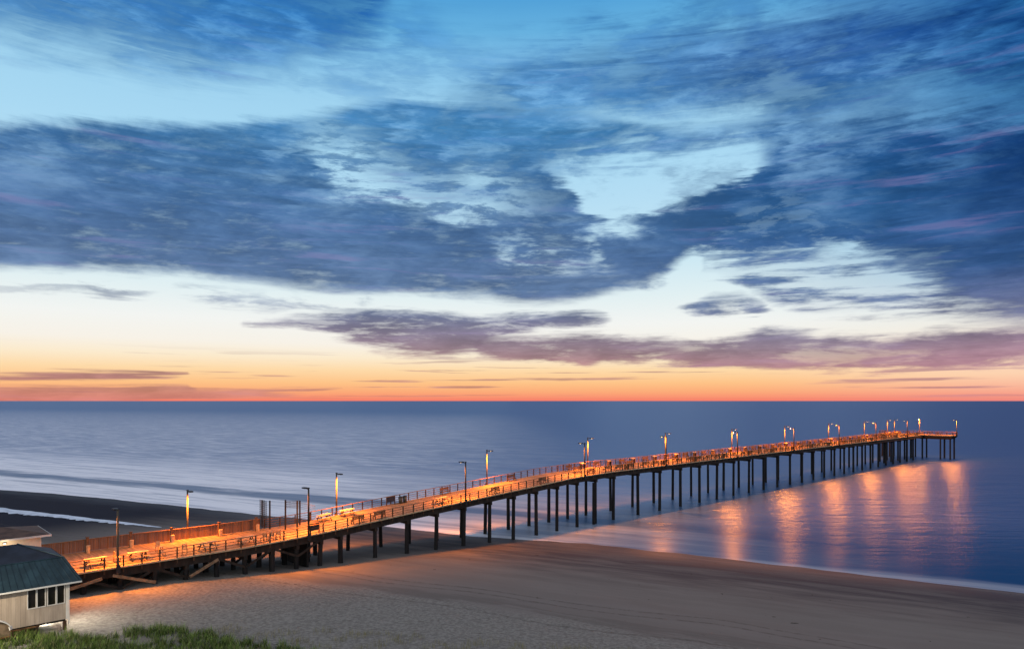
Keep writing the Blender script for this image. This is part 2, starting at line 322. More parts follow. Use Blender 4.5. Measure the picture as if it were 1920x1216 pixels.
# ------------------------------------------------------------------ object helpers
col = sc.collection
def tag(o, label=None, cat=None, group=None, kind=None):
    if label: o['label'] = label
    if cat: o['category'] = cat
    if group: o['group'] = group
    if kind: o['kind'] = kind
    return o
def empty(name, loc, rz=0, label=None, cat=None, group=None):
    o = bpy.data.objects.new(name, None); col.objects.link(o); o.location = loc; o.rotation_euler = (0, 0, rz)
    o.empty_display_size = .3
    return tag(o, label, cat, group)
class MB:
    def __init__(s, tf=None): s.v = []; s.f = []; s.tf = tf
    def add(s, vs, fs):
        b = len(s.v)
        for p in vs:
            s.v.append(tuple(s.tf(*p)) if s.tf else tuple(p))
        for f in fs: s.f.append(tuple(b + i for i in f))
        return s
    def box(s, x0, x1, y0, y1, z0, z1, ztop=None):
        vs = [(x, y, z) for z in (z0, z1) for y in (y0, y1) for x in (x0, x1)]
        return s.add(vs, [(0, 2, 3, 1), (4, 5, 7, 6), (0, 1, 5, 4), (2, 6, 7, 3), (0, 4, 6, 2), (1, 3, 7, 5)])
    def strip(s, xs, y0, y1, z0, z1):                                 # box divided along x (follows the ramp)
        y0f = y0 if callable(y0) else (lambda x: y0); y1f = y1 if callable(y1) else (lambda x: y1)
        vs = []
        for x in xs: vs += [(x, y0f(x), z0), (x, y1f(x), z0), (x, y1f(x), z1), (x, y0f(x), z1)]
        fs = []
        for i in range(len(xs) - 1):
            a = 4 * i; b = a + 4
            for k in range(4):
                k2 = (k + 1) % 4; fs.append((a + k, b + k, b + k2, a + k2))
        fs.append((0, 1, 2, 3)); e = 4 * (len(xs) - 1); fs.append((e + 3, e + 2, e + 1, e))
        return s.add(vs, fs)
    def bar(s, a, b, w, h=None):                                      # beam from a to b
        h = h or w; a = Vector(s.tf(*a)) if s.tf else Vector(a); b = Vector(s.tf(*b)) if s.tf else Vector(b)
        t = (b - a).normalized(); up = Vector((0, 0, 1)) if abs(t.z) < .95 else Vector((1, 0, 0))
        sx = t.cross(up).normalized() * w / 2; sy = sx.cross(t).normalized() * h / 2
        base = len(s.v)
        for p in (a, b):
            for q in (-sx - sy, sx - sy, sx + sy, -sx + sy): s.v.append(tuple(p + q))
        for f in ((0, 3, 2, 1), (4, 5, 6, 7), (0, 1, 5, 4), (1, 2, 6, 5), (2, 3, 7, 6), (3, 0, 4, 7)): s.f.append(tuple(base + i for i in f))
        return s
    def cyl(s, x, y, z0, z1, r0, r1=None, n=10, dx=0, dy=0):
        r1 = r1 if r1 is not None else r0
        vs = []
        for (z, r, ox, oy) in ((z0, r0, 0, 0), (z1, r1, dx, dy)):
            for k in range(n):
                a = 2 * math.pi * k / n; vs.append((x + ox + r * math.cos(a), y + oy + r * math.sin(a), z))
        fs = [(k, (k + 1) % n, n + (k + 1) % n, n + k) for k in range(n)] + [tuple(range(n))[::-1], tuple(range(n, 2 * n))]
        return s.add(vs, fs)
    def build(s, name, material, parent=None, smooth=False, bevel=0):
        me = bpy.data.meshes.new(name); me.from_pydata(s.v, [], s.f); me.update()
        o = bpy.data.objects.new(name, me); col.objects.link(o)
        me.materials.append(MATS[material] if isinstance(material, str) else material)
        if smooth:
            for p in me.polygons: p.use_smooth = True
        if parent: o.parent = parent
        if bevel:
            mod = o.modifiers.new('Bevel', 'BEVEL'); mod.width = bevel; mod.segments = 2
        return o
def copy_tree(o, parent=None):
    c = o.copy(); col.objects.link(c)
    if parent: c.parent = parent
    for ch in o.children: copy_tree(ch, c)
    return c

# ------------------------------------------------------------------ terrain: one sheet, sea bed to inland
def uu(x, y): return (x + 115) * -.4386 + (y - 153) * -.8986          # metres inland of the mean shoreline
def tt(x, y): return (x + 115) * .8986 + (y - 153) * -.4386           # metres along it, to the right
SH_T = [-300, 0, 26, 52, 79, 100, 120, 130, 138, 152, 165, 177, 190, 240, 600]
SH_U = [0, 0, -1.8, -1.7, -1.1, -2.2, -1.0, -2.3, -3.6, -3.0, -1.9, -.8, .2, 3., 8.]
def shore(x, y): return np.interp(tt(x, y), SH_T, SH_U)
PU = [-2000, -400, -60, 0, 10, 20, 27, 34, 43, 57, 75, 140, 4000]
PZ = [-14, -9, -2.6, 0, .55, 1.1, 1.3, 1.75, 2.55, 3.1, 4.2, 5., 6.]
def gz(x, y, fine=True):
    u = uu(x, y) - shore(x, y)
    z = float(np.interp(u, PU, PZ))
    if fine and -5 < u < 120:
        k = min(1, max(0, (u - 3) / 30))
        z += k * .10 * mnoise.noise((x * .12, y * .12, 0)) + .02 * mnoise.noise((x * .3, y * .05, 1))
        if u > 30:
            k = min(1, (u - 30) / 8)
            z += k * (.07 * mnoise.noise((x * .9, y * .9, 2)) + .05 * mnoise.noise((x * 2.1, y * 2.1, 5)))
        z += .55 * math.exp(-((x + 25.2) / 4.2) ** 2 - ((y - 48.6) / 1.7) ** 2) + .25 * math.exp(-((x + 34) / 4) ** 2 - ((y - 47.0) / 1.5) ** 2)
        z -= .25 * math.exp(-((x + 29) / 1.6) ** 2 - ((y - 48.6) / 2) ** 2)
    return z
def axis(lo, hi, step, ends):
    a = [lo]
    while a[-1] < hi: a.append(a[-1] + step)
    s_ = step; L_ = [a[0]]; H_ = [a[-1]]
    while L_[0] > ends[0]: s_ *= 1.35; L_.insert(0, max(ends[0], L_[0] - s_))
    s_ = step
    while H_[-1] < ends[1]: s_ *= 1.35; H_.append(min(ends[1], H_[-1] + s_))
    return L_[:-1] + a + H_[1:]
xs = axis(-62, 62, .42, (-3000, 3000)); ys = axis(44, 112, .42, (-3000, 1500))
vv = [(x, y, gz(x, y)) for y in ys for x in xs]; nx = len(xs)
ff = [(j * nx + i, j * nx + i + 1, (j + 1) * nx + i + 1, (j + 1) * nx + i) for j in range(len(ys) - 1) for i in range(nx - 1)]
m = bpy.data.materials.new('sand'); m.use_nodes = True; T = NT(m.node_tree); b = T.n['Principled BSDF']
p = T.new('ShaderNodeTexCoord').outputs['Object']; px_, py_, pz_ = T.sep(p)
u_ = T.m('ADD', T.m('MULTIPLY', T.m('ADD', px_, 115.), -.4386), T.m('MULTIPLY', T.m('ADD', py_, -153.), -.8986))
t_ = T.m('ADD', T.m('MULTIPLY', T.m('ADD', px_, 115.), .8986), T.m('MULTIPLY', T.m('ADD', py_, -153.), -.4386))
along = T.comb(T.m('MULTIPLY', t_, .10), T.m('MULTIPLY', u_, .55), 0.)
n1 = T.noise(along, 1.0, 6, .6, .3)
uw = T.m('MULTIPLY_ADD', T.m('SUBTRACT', n1, .5), 10., u_)
dry = T.mr(uw, 4., 24.)
rough_zone = T.mr(T.m('MULTIPLY_ADD', T.m('SUBTRACT', T.noise(p, .12, 3, .5), .5), 9., u_), 32., 37.)
leftwet = T.m('MULTIPLY', T.mr(t_, 84., 60.), T.mr(u_, 42., 30.))     # low wet flat beyond the pier
fine_n = T.noise(p, 5., 6, .7)
wetc = (.055, .050, .056, 1); dampc = (.185, .160, .138, 1)
c = T.mix(dry, wetc, dampc)
c = T.mix(T.mr(n1, .35, .7, 0., .35), c, (.24, .21, .185, 1))
foot = T.noise(p, 3.4, 6, .72)
ruff = T.mix(T.mr(foot, .38, .62), (.17, .155, .130, 1), (.27, .25, .215, 1))
c = T.mix(rough_zone, c, ruff)
c = T.mix(leftwet, c, (.018, .018, .028, 1))
track = T.m('MULTIPLY', T.mr(T.m('ABSOLUTE', T.m('SUBTRACT', uw, 33.)), 1.6, .2), .5)
c = T.mix(track, c, (.12, .105, .09, 1))
u2 = T.m('MULTIPLY_ADD', T.m('SUBTRACT', T.noise(T.comb(T.m('MULTIPLY', t_, .035), 0., 0.), 1., 2, .5), .5), 9., u_)
brk = T.mr(T.noise(p, 1.4, 4, .7), .38, .58, .1, .5)
for c0 in (28.6, 30.2, 36.4):
    ln = T.m('MULTIPLY', T.mr(T.m('ABSOLUTE', T.m('SUBTRACT', u2, c0)), .32, .08), brk)
    c = T.mix(ln, c, (.075, .065, .055, 1))
vo = T.new('ShaderNodeTexVoronoi'); T.put(vo.inputs['Vector'], T.mapping(p, scale=(1.3, 2.0, 1))); vo.inputs['Scale'].default_value = 1.1
pit = T.m('MULTIPLY', T.mr(vo.outputs['Distance'], .30, .12), T.mr(T.noise(p, .35, 3, .6), .42, .6))
c = T.mix(T.m('MULTIPLY', pit, T.mr(rough_zone, 0., 1., .10, .5)), c, (.085, .075, .062, 1))
speck = T.m('MULTIPLY', T.mr(T.noise(p, 1.1, 2, .5), .735, .76), .8)
c = T.mix(speck, c, (.03, .027, .02, 1))
T.put(b.inputs['Base Color'], c)
T.put(b.inputs['Roughness'], T.mr(uw, -1., 9., .55, .9)); b.inputs['Specular IOR Level'].default_value = .10
bn = T.new('ShaderNodeBump'); bn.inputs['Distance'].default_value = .12
T.put(bn.inputs['Strength'], T.mr(rough_zone, 0., 1., .06, .5))
T.put(bn.inputs['Height'], T.m('SUBTRACT', T.m('ADD', T.m('MULTIPLY', foot, .8), T.m('MULTIPLY', fine_n, .3)), T.m('MULTIPLY', pit, .7)))
T.l.new(bn.outputs[0], b.inputs['Normal']); MATS['sand'] = m
mb = MB(); mb.v = vv; mb.f = ff
tag(mb.build('ground', 'sand', smooth=True), kind='structure')

# ------------------------------------------------------------------ sea
m = bpy.data.materials.new('sea'); m.use_nodes = True; T = NT(m.node_tree); b = T.n['Principled BSDF']
p = T.new('ShaderNodeTexCoord').outputs['Object']; px_, py_, pz_ = T.sep(p)
u_ = T.m('ADD', T.m('MULTIPLY', T.m('ADD', px_, 115.), -.4386), T.m('MULTIPLY', T.m('ADD', py_, -153.), -.8986))
t_ = T.m('ADD', T.m('MULTIPLY', T.m('ADD', px_, 115.), .8986), T.m('MULTIPLY', T.m('ADD', py_, -153.), -.4386))
w_ = T.m('MULTIPLY', u_, -1.)
long_ = T.comb(T.m('MULTIPLY', t_, .028), T.m('MULTIPLY', w_, .16), 0.)
q1 = T.noise(long_, 1.0, 6, .6, .6)
q2 = T.noise(T.mapping(long_, loc=(3, 3, 0), scale=(1.5, 2.2, 1)), 1.6, 6, .62, .9)
q3 = T.noise(T.comb(T.m('MULTIPLY', t_, .020), T.m('MULTIPLY', w_, .45), 0.), 1.0, 7, .66, .5)
wn_ = T.m('MULTIPLY_ADD', T.m('SUBTRACT', q1, .5), T.mr(w_, 0., 40., 3., 30.), w_)
left_sheen = T.mr(T.m('MULTIPLY_ADD', T.m('SUBTRACT', q1, .5), 30., px_), 52., -60.)  # brighter left water: sky reflection painted into the sea colour
sideness = T.mr(t_, 165., 95.)
f_edge = T.mr(T.m('MULTIPLY_ADD', T.m('SUBTRACT', q2, .5), 3., w_), T.mr(sideness, 0., 1., 5., 8.), 1.8)
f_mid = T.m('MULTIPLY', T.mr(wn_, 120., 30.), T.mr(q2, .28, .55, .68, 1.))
sheen_far = T.m('MULTIPLY', T.mr(w_, 1000., 60.), T.mr(q2, .38, .66, .26, .80))
lf = left_sheen
foam = T.m('MAXIMUM', T.m('MULTIPLY', f_edge, T.mr(sideness, 0., 1., .30, 1.)), T.m('MAXIMUM', T.m('MULTIPLY', f_mid, lf), T.m('MULTIPLY', sheen_far, lf)))  # surf foam, plus the painted sky sheen out over the left water
trough = T.m('MULTIPLY', T.mr(T.m('ABSOLUTE', T.m('SUBTRACT', T.m('MULTIPLY_ADD', T.m('SUBTRACT', q1, .5), 14., w_), 21.)), 6., 1.), .75)
foam = T.m('MULTIPLY', foam, T.m('MULTIPLY', T.m('SUBTRACT', 1., trough), T.mr(q3, .36, .56, .72, 1.12)), clamp=True)
gl = T.new('ShaderNodeBsdfGlossy'); gl.distribution = 'GGX'
T.put(gl.inputs['Roughness'], T.mr(w_, 0., 20., .30, .315))
T.put(gl.inputs['Color'], (.68, .76, 1., 1))
df = T.new('ShaderNodeBsdfDiffuse')
T.put(df.inputs['Color'], T.mix(foam, T.mix(left_sheen, (.006, .062, .160, 1), (.030, .10, .19, 1)), (.95, .94, .94, 1)))
bn = T.new('ShaderNodeBump'); bn.inputs['Strength'].default_value = .35; bn.inputs['Distance'].default_value = .5
rip = T.m('ADD', T.noise(T.comb(T.m('MULTIPLY', px_, .10), T.m('MULTIPLY', py_, .45), 0.), 1.2, 5, .6, .3), T.m('MULTIPLY', T.noise(T.comb(T.m('MULTIPLY', px_, .02), T.m('MULTIPLY', py_, .07), 0.), 1.2, 4, .6, .6), 2.5))
T.put(bn.inputs['Height'], rip); T.l.new(bn.outputs[0], gl.inputs['Normal'])
T.put(bn.inputs['Strength'], T.mr(w_, 0., 40., .05, .8))
fr = T.new('ShaderNodeFresnel'); fr.inputs['IOR'].default_value = 1.33
frf = T.m('MULTIPLY', T.m('MINIMUM', fr.outputs[0], T.mr(w_, 4., 60., .12, .40)), T.m('SUBTRACT', 1., T.m('MULTIPLY', foam, .6)))
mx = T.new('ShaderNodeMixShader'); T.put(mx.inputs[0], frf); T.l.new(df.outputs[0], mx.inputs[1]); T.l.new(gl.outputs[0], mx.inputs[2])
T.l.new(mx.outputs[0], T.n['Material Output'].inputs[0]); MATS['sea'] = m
S = 90000.
MB().add([(-S, -300, 0), (S, -300, 0), (S, S, 0), (-S, S, 0)], [(0, 1, 2, 3)])
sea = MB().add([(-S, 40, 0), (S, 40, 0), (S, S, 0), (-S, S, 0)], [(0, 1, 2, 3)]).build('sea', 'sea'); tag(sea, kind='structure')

# foam line left in the runnel on the flat
fm = bpy.data.materials.new('foam'); fm.use_nodes = True; T = NT(fm.node_tree); b = T.n['Principled BSDF']
p = T.new('ShaderNodeTexCoord').outputs['Object']
T.put(b.inputs['Base Color'], T.mix(T.mr(T.noise(p, .8, 5, .6), .3, .7), (.50, .55, .62, 1), (.80, .84, .90, 1))); b.inputs['Roughness'].default_value = .5
MATS['foam'] = fm
def gzs(x, y): return gz(x, y)
pts = []
K = 160
for i in range(K + 1):
    k = i / K; cx = -118 + (-52.5 + 118) * k; cy = 130.5 + (102.2 - 130.5) * k
    hw = 2.6 * (1 - k) ** .5 + .15
    lo = hw * (.55 + .9 * abs(mnoise.noise((k * 40, 0, 0))) + .7 * max(0, mnoise.noise((k * 110, 3, 0))))
    hi = hw * (.75 + .25 * mnoise.noise((k * 20, 7, 0)))
    pts.append(((cx + .44 * hi, cy + .9 * hi), (cx - .44 * lo, cy - .9 * lo)))
mb = MB(); vs = []
for a_, b_ in pts:
    for j in range(5):
        x = a_[0] + (b_[0] - a_[0]) * j / 4; y = a_[1] + (b_[1] - a_[1]) * j / 4; vs.append((x, y, gz(x, y) + .06))
mb.add(vs, [(5 * i + j, 5 * i + j + 1, 5 * i + j + 6, 5 * i + j + 5) for i in range(K) for j in range(4)])
tag(mb.build('sea_foam', 'foam', smooth=True), kind='stuff', label='white line of foam left on the dark wet sand', cat='foam')

# ------------------------------------------------------------------ pier
def dz_(s): return float(np.interp(s, [-90, -58, -50, -36, -18, -6, 4, 200], [4.8, 4.85, 5.15, 6.1, 7.2, 7.95, 8.2, 8.2]))
def fe(s): return float(np.interp(s, [-90, -68, -58, -47, 200], [9.6, 9.6, 8.7, 7.0, 7.0]))   # far edge of the deck
def TF(s, n, h): p = P0 + D * s + N * n; return (p.x, p.y, dz_(s) + h)
def TFZ(s, n, z): p = P0 + D * s + N * n; return (p.x, p.y, z)
def stations(a, b, step=3.): k = max(1, int((b - a) / step)); return [a + (b - a) * i / k for i in range(k + 1)]
S0, S1, T0, T1, TN0, TN1 = -88., 180.5, 180.5, 187., -8.6, 14.
pier = empty('fishing_pier', TFZ(-88, 3.5, 2.5), 0, 'long wooden fishing pier lit orange, running on dark piles from beach into sea', 'pier')
def attach(o, par):
    o.parent = par
    r = par
    while r.parent: r = r.parent
    if o.parent == r: o.location = -r.location
    return o
def pb(mb, name, material, parent=None, smooth=False):
    o = mb.build(name, material, None, smooth); par = parent or pier
    o.parent = par
    if par == pier: o.location = -pier.location
    return o
deck = MB(TF).strip(stations(S0, S1), 0., fe, -.14, 0.)
deck.box(T0, T1, TN0, TN1, -.14, 0.)
# small splices so the two slabs butt
pb(deck, 'deck', 'deck_planks')
st = MB(TF)
for n_ in (.18, 2.2, 4.3, 6.5):
    st.strip(stations(S0, S1), n_, n_ + .16, -.92, -.145)
st.strip(stations(S0, -60), 9.0, 9.14, -.92, -.145)
for k in range(5):
    st.box(T0 + .2 + k * 1.5, T0 + .34 + k * 1.5, TN0 + .1, TN1 - .1, -.92, -.145)
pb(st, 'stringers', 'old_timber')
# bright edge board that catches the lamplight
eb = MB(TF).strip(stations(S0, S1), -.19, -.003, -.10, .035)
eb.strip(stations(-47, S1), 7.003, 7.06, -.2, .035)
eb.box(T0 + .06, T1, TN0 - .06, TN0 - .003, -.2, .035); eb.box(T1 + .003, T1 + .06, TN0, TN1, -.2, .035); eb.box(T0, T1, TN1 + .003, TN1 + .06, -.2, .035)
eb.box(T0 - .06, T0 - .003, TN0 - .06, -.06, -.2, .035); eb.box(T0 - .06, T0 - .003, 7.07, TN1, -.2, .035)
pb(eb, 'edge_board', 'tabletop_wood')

# piles and caps
rng = random.Random(3)
bents = []                                                            # (s, offsets)
s_ = -84.
while s_ < -47: bents.append((s_, (.5, 3.4, 6.3) if s_ > -58 else (.5, 3.3, 6.1, 8.8))); s_ += 2.9
s_ = -46.7
while s_ < 1: bents.append((s_, (.5, 6.5))); s_ += 4.68
s_ = 5.0
while s_ < 176: bents.append((s_, (.5, 6.5))); s_ += 6.9
for s_ in (181.2, 186.3): bents.append((s_, (-7.9, -5.0, .5, 4., 7.5, 11., 13.4)))
for s_ in (151., 158., 165., 172., 179.): bents.append((s_, (3.5,)))
caps = MB(TF); piles = []
for s_, offs in bents:
    if len(offs) > 1: caps.box(s_ - .17, s_ + .17, offs[0] - .35, offs[-1] + .35, -1.36, -.925)
    for o_ in offs:
        x, y, _ = TFZ(s_, o_, 0)
        zb = min(gz(x, y, False), 0) - 1.5 if gz(x, y, False) < .3 else gz(x, y, False) - 1.
        piles.append((math.hypot(x, y), s_, o_, zb))
        if rng.random() < .12 and len(offs) == 2 and s_ > 0 and o_ < 1:      # a batter pile beside some
            piles.append((math.hypot(x, y) + .5, s_ - .75, o_ - .3, zb))
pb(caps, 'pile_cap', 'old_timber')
piles.sort()
rest = MB(TFZ)
def pile_mesh(mb, s_, o_, zb):
    r = .225 + rng.random() * .05; lean = (rng.random() - .5) * .34
    mb.cyl(s_ + lean, o_, zb, dz_(s_) - 1.36, r + .03, r, 10, -lean, 0)
for k, (dd, s_, o_, zb) in enumerate(piles):
    if k < 99:
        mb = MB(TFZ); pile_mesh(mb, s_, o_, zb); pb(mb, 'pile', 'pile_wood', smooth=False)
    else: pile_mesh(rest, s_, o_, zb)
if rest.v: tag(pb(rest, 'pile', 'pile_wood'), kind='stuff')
# bracing under the beach end
for i in range(0, 12):
    s_ = -84 + 2.9 * i
    for n_ in (.2, 6.4):
        a = (s_, n_, dz_(s_) - .75); b_ = (s_ + 2.9, n_, dz_(s_ + 2.9) - 2.1)
        if i % 2: a, b_ = (s_, n_, dz_(s_) - 2.1), (s_ + 2.9, n_, dz_(s_ + 2.9) - .75)
        pb(MB(TFZ).bar(a, b_, .07, .24), 'brace', 'old_timber')
for i in range(0, 12, 1):
    s_ = -84 + 2.9 * i + .25
    pb(MB(TFZ).bar((s_, .5, dz_(s_) - .8), (s_, 3.3, dz_(s_) - 2.2), .07, .24), 'brace', 'old_timber')
for a, b_ in (((-73.1, -.45, 3.72), (-71.2, -.45, 4.10)), ((-70.3, -.35, 4.20), (-66.8, -.65, 3.0)), ((-63.7, -.55, 2.95), (-60.9, -.35, 4.15)), ((-76.2, -.45, 3.3), (-73.1, -.45, 3.72))):
    pb(MB(TFZ).bar(a, b_, .12, .26), 'brace', 'brace_wood')
# timber bulkhead where the ramp begins
bk = MB(TFZ)
for i in range(9): bk.box(-50.9, -50.7, .4 + i * .72, 1.1 + i * .72, 1.0, dz_(-50.8) - .7)
bk.box(-50.69, -50.5, .3, 7., 2.6, 2.9); bk.box(-50.69, -50.5, .3, 7., 3.6, 3.9)
pb(bk, 'bulkhead', 'pile_wood')

# railings
post_budget = [99]
def railing(name, segs, step, top=1.06, pw=.11, wires=(.38, .72), dense=False):
    """segs: list of ((s,n),(s,n)); cap rail and wires are one mesh, posts are sub-parts"""
    rb = MB(TF); posts = []
    for (a, b_) in segs:
        L_ = math.hypot(b_[0] - a[0], b_[1] - a[1]); k = max(1, int(L_ / 3))
        P = [(a[0] + (b_[0] - a[0]) * i / k, a[1] + (b_[1] - a[1]) * i / k) for i in range(k + 1)]
        for i in range(k):
            p0, p1 = P[i], P[i + 1]
            rb.bar((p0[0], p0[1], top), (p1[0], p1[1], top), .20, .05)
            for w in wires: rb.bar((p0[0], p0[1], w), (p1[0], p1[1], w), .028, .05)
        q = max(1, int(L_ / step))
        for i in range(q + 1): posts.append((a[0] + (b_[0] - a[0]) * i / q, a[1] + (b_[1] - a[1]) * i / q))
    ro = pb(rb, name, 'rail_wood')
    posts.sort(key=lambda c_: (P0 + D * c_[0] + N * c_[1]).length)
    rest = MB(TF)
    vis = 0
    for (s_, n_) in posts:
        x, y, _ = TFZ(s_, n_, 0)
        seen = x / y > -.76
        mb = MB(TF) if (post_budget[0] > 0 and seen) else rest
        mb.box(s_ - pw / 2, s_ + pw / 2, n_ - pw / 2 + .0, n_ + pw / 2, -.5 if n_ < 0 else .002, top - .026)
        if mb is not rest:
            post_budget[0] -= 1; o = mb.build('post', 'weathered_post_wood', ro)
    if rest.v: tag(rest.build('post', 'weathered_post_wood', ro), kind='stuff')
    return ro
railing('near_railing', [((S0, -.12), (S1 - .1, -.12))], 1.55, wires=(.2, .47, .75))
railing('far_railing', [((-52.5, 7.72), (-47, 7.12)), ((-46.9, 7.12), (S1, 7.12))], 1.45, wires=(.2, .47, .75))
railing('head_railing', [((T0, -.3), (T0, TN0 - .1)), ((T0 + .1, TN0 - .1), (T1, TN0 - .1)), ((T1 + .1, TN0), (T1 + .1, TN1)), ((T0, TN1 + .1), (T1, TN1 + .1)), ((T0 - .1, 7.3), (T0 - .1, TN1))], 1.45, wires=(.2, .47, .75))
# dense fishing-rail pickets of the outer pier
pk = MB(TF)
s_ = -2.
while s_ < 179:
    for n_ in (-.10, 7.10): pk.box(s_ - .03, s_ + .03, n_ - .02, n_ + .02, .05, 1.03)
    s_ += .48
tag(pb(pk, 'picket', 'rail_wood'), kind='stuff')

# board fence along the far side of the beach end
bf = empty('board_fence', TFZ(-62, fe(-62), dz_(-62)), 0, 'solid reddish board fence along the far edge of the lit beach deck', 'fence')
def sub(mb, name, material, par, smooth=False, bevel=0):
    o = mb.build(name, material, None, smooth, bevel); o.parent = par; o.location = -par.location; return o
fb = MB(TF)
SS = stations(-80, -53, .15)
for i in range(len(SS) - 1):
    g = .012; j = .012 * (i % 2)
    fb.strip([SS[i] + g, SS[i + 1] - g], lambda x: fe(x) - .05 - j, lambda x: fe(x) - .02 - j, .03, 1.16)
sub(fb, 'boards', 'fence_boards', bf)
sub(MB(TF).strip(stations(-80, -52.9), lambda x: fe(x) - .14, lambda x: fe(x) + .06, 1.165, 1.215), 'cap_rail', 'rail_wood', bf)
for s_ in stations(-79.8, -53, 1.9):
    sub(MB(TF).box(s_ - .06, s_ + .06, fe(s_) + .0, fe(s_) + .12, -.4, 1.16), 'post', 'weathered_post_wood', bf)

# ------------------------------------------------------------------ pier lamps
def lamp_proto():
    r = empty('pier_lamp', (0, 0, 0))
    MB().cyl(0, 0, -.6, 5.25, .115, .085, 12).build('pole', 'pole_wood', r, True)
    MB().bar((0, 0, 5.12), (0, .62, 5.20), .06).build('arm', 'dark_metal', r)
    h = MB().box(-.20, .20, .50, 1.22, 5.16, 5.29); h.box(-.12, .12, .42, .50, 5.17, 5.27)
    h.box(-.10, .10, -.10, .10, 5.26, 5.34)
    ho = h.build('lamp_head', 'dark_metal', r)
    MB().cyl(0, .9, 5.135, 5.158, .10, .15, 12).build('lens', 'lamp_lens', ho, True)
    MB().box(-.17, .17, -.2, -.14, -.45, .25).build('bracket', 'dark_metal', r)
    ld = bpy.data.lights.new('lamp_light', 'POINT'); ld.energy = LAMP_W; ld.color = LAMP_COL; ld.shadow_soft_size = .12
    lo = bpy.data.objects.new('lamp_light', ld); col.objects.link(lo); lo.parent = r; lo.location = (0, .9, 5.0)
    return r
proto = lamp_proto()
near_l = [-69.9, -51.1, -28.4, -3.6, 19.6, 46.5, 74.3, 102.7, 131.4, 161.5]
far_l = [(-60.6, 9.15), (-43.3, 7.25), (-17.7, 7.25), (6.4, 7.25), (31., 7.25), (58.4, 7.25), (86.3, 7.25), (115.3, 7.25), (144.4, 7.25), (166.5, 7.25), (174., 7.25), (190.2, 3.), (189.2, -8.8)]
order = ['nearest the beach house', 'second from the beach house', 'third from the beach house', 'fourth from the beach house', 'fifth from the beach house', 'sixth from the beach house', 'seventh from the beach house', 'eighth from the beach house', 'ninth from the beach house', 'tenth and last before the pier head']
first = True
shield = bpy.data.lights.new('shielded_lamp_light', 'SPOT'); shield.energy = LAMP_W * 1.45; shield.color = LAMP_COL; shield.shadow_soft_size = .4
shield.spot_size = R(152); shield.spot_blend = 1.
def shielded(o):
    for c_ in o.children:
        if c_.type == 'LIGHT': c_.data = shield
for i, s_ in enumerate(near_l):
    o = proto if first else copy_tree(proto); first = False
    if i:
        for c_ in o.children:
            if c_.type == 'LIGHT': c_.data = bpy.data.lights['lamp_light']
    o.location = TF(s_, -.33, 0); o.rotation_euler = (0, 0, PHI)
    if i > 0: [setattr(c_.material_slots[0], 'link', 'OBJECT') or setattr(c_.material_slots[0], 'material', MATS['old_timber']) for c_ in o.children if c_.name.startswith('pole')]  # backlit shade put into the colour: near poles darker than far ones
    if s_ < 10: shielded(o)
    tag(o, 'dark lamp post on the pier near side, ' + order[i], 'lamp post', 'lamp posts along the pier')
fo = ['first', 'second', 'third', 'fourth', 'fifth', 'sixth', 'seventh', 'eighth', 'ninth', 'tenth', 'eleventh']
plain = bpy.data.lights['lamp_light']
for i, (s_, n_) in enumerate(far_l):
    o = copy_tree(proto)
    for c_ in o.children:
        if c_.type == 'LIGHT': c_.data = plain
    o.location = TF(min(s_, 189.9), n_, 0); o.rotation_euler = (0, 0, PHI + math.pi)
    if i < 11: lb = 'brightly lit lamp post on the pier far side, %s from the beach' % fo[i]
    else: lb = 'lamp post at the middle of the pier head' if i == 11 else 'rightmost lamp post, at the outer right corner of the pier head'
    if i >= 11: o.location = TF(187.25, n_, 0) if i == 11 else TF(185., -8.95, 0)
    if i == 11: o.rotation_euler = (0, 0, PHI + math.pi / 2)
    if i == 12: o.rotation_euler = (0, 0, PHI)
    if i < 11: shielded(o)
    tag(o, lb.replace('sunny-lit ', 'brightly lit '), 'lamp post', 'lamp posts along the pier')
# ------------------------------------------------------------------ deck furniture
def picnic():
    r = empty('picnic_table', (0, 0, 0))
    t = MB()
    for k in range(5): t.box(-.9, .9, -.37 + k * .15, -.235 + k * .15, .72, .76)
    t.build('tabletop', 'tabletop_wood', r)
    for s in (-1, 1):
        q = MB(); y = s * .62
        q.box(-.9, .9, y - .13, y - .005, .42, .46); q.box(-.9, .9, y + .005, y + .13, .42, .46)
        q.build('bench', 'tabletop_wood', r)
        x = s * .62
        MB().bar((x, -.62, 0), (x, -.18, .72), .09, .05).bar((x, .62, 0), (x, .18, .72), .09, .05).bar((x + .06 * s, -.74, .39), (x + .06 * s, .74, .39), .05, .09).build('leg_frame', 'bench_wood', r)
    return r
def bench():
    r = empty('bench', (0, 0, 0))
    q = MB()
    for k in range(3): q.box(-.8, .8, -.22 + k * .15, -.09 + k * .15, .43, .47)
    q.build('seat', 'bench_wood', r)
    q = MB()
    for k in range(3): q.box(-.8, .8, .25, .29, .55 + k * .15, .67 + k * .15)
    q.build('backrest', 'bench_wood', r)
    for x in (-.7, .7): MB().box(x - .04, x + .04, -.2, -.12, 0, .43).box(x - .04, x + .04, .293, .37, 0, 1.0).box(x - .04, x + .04, -.12, .293, .33, .42).build('leg_frame', 'bench_wood', r)
    return r
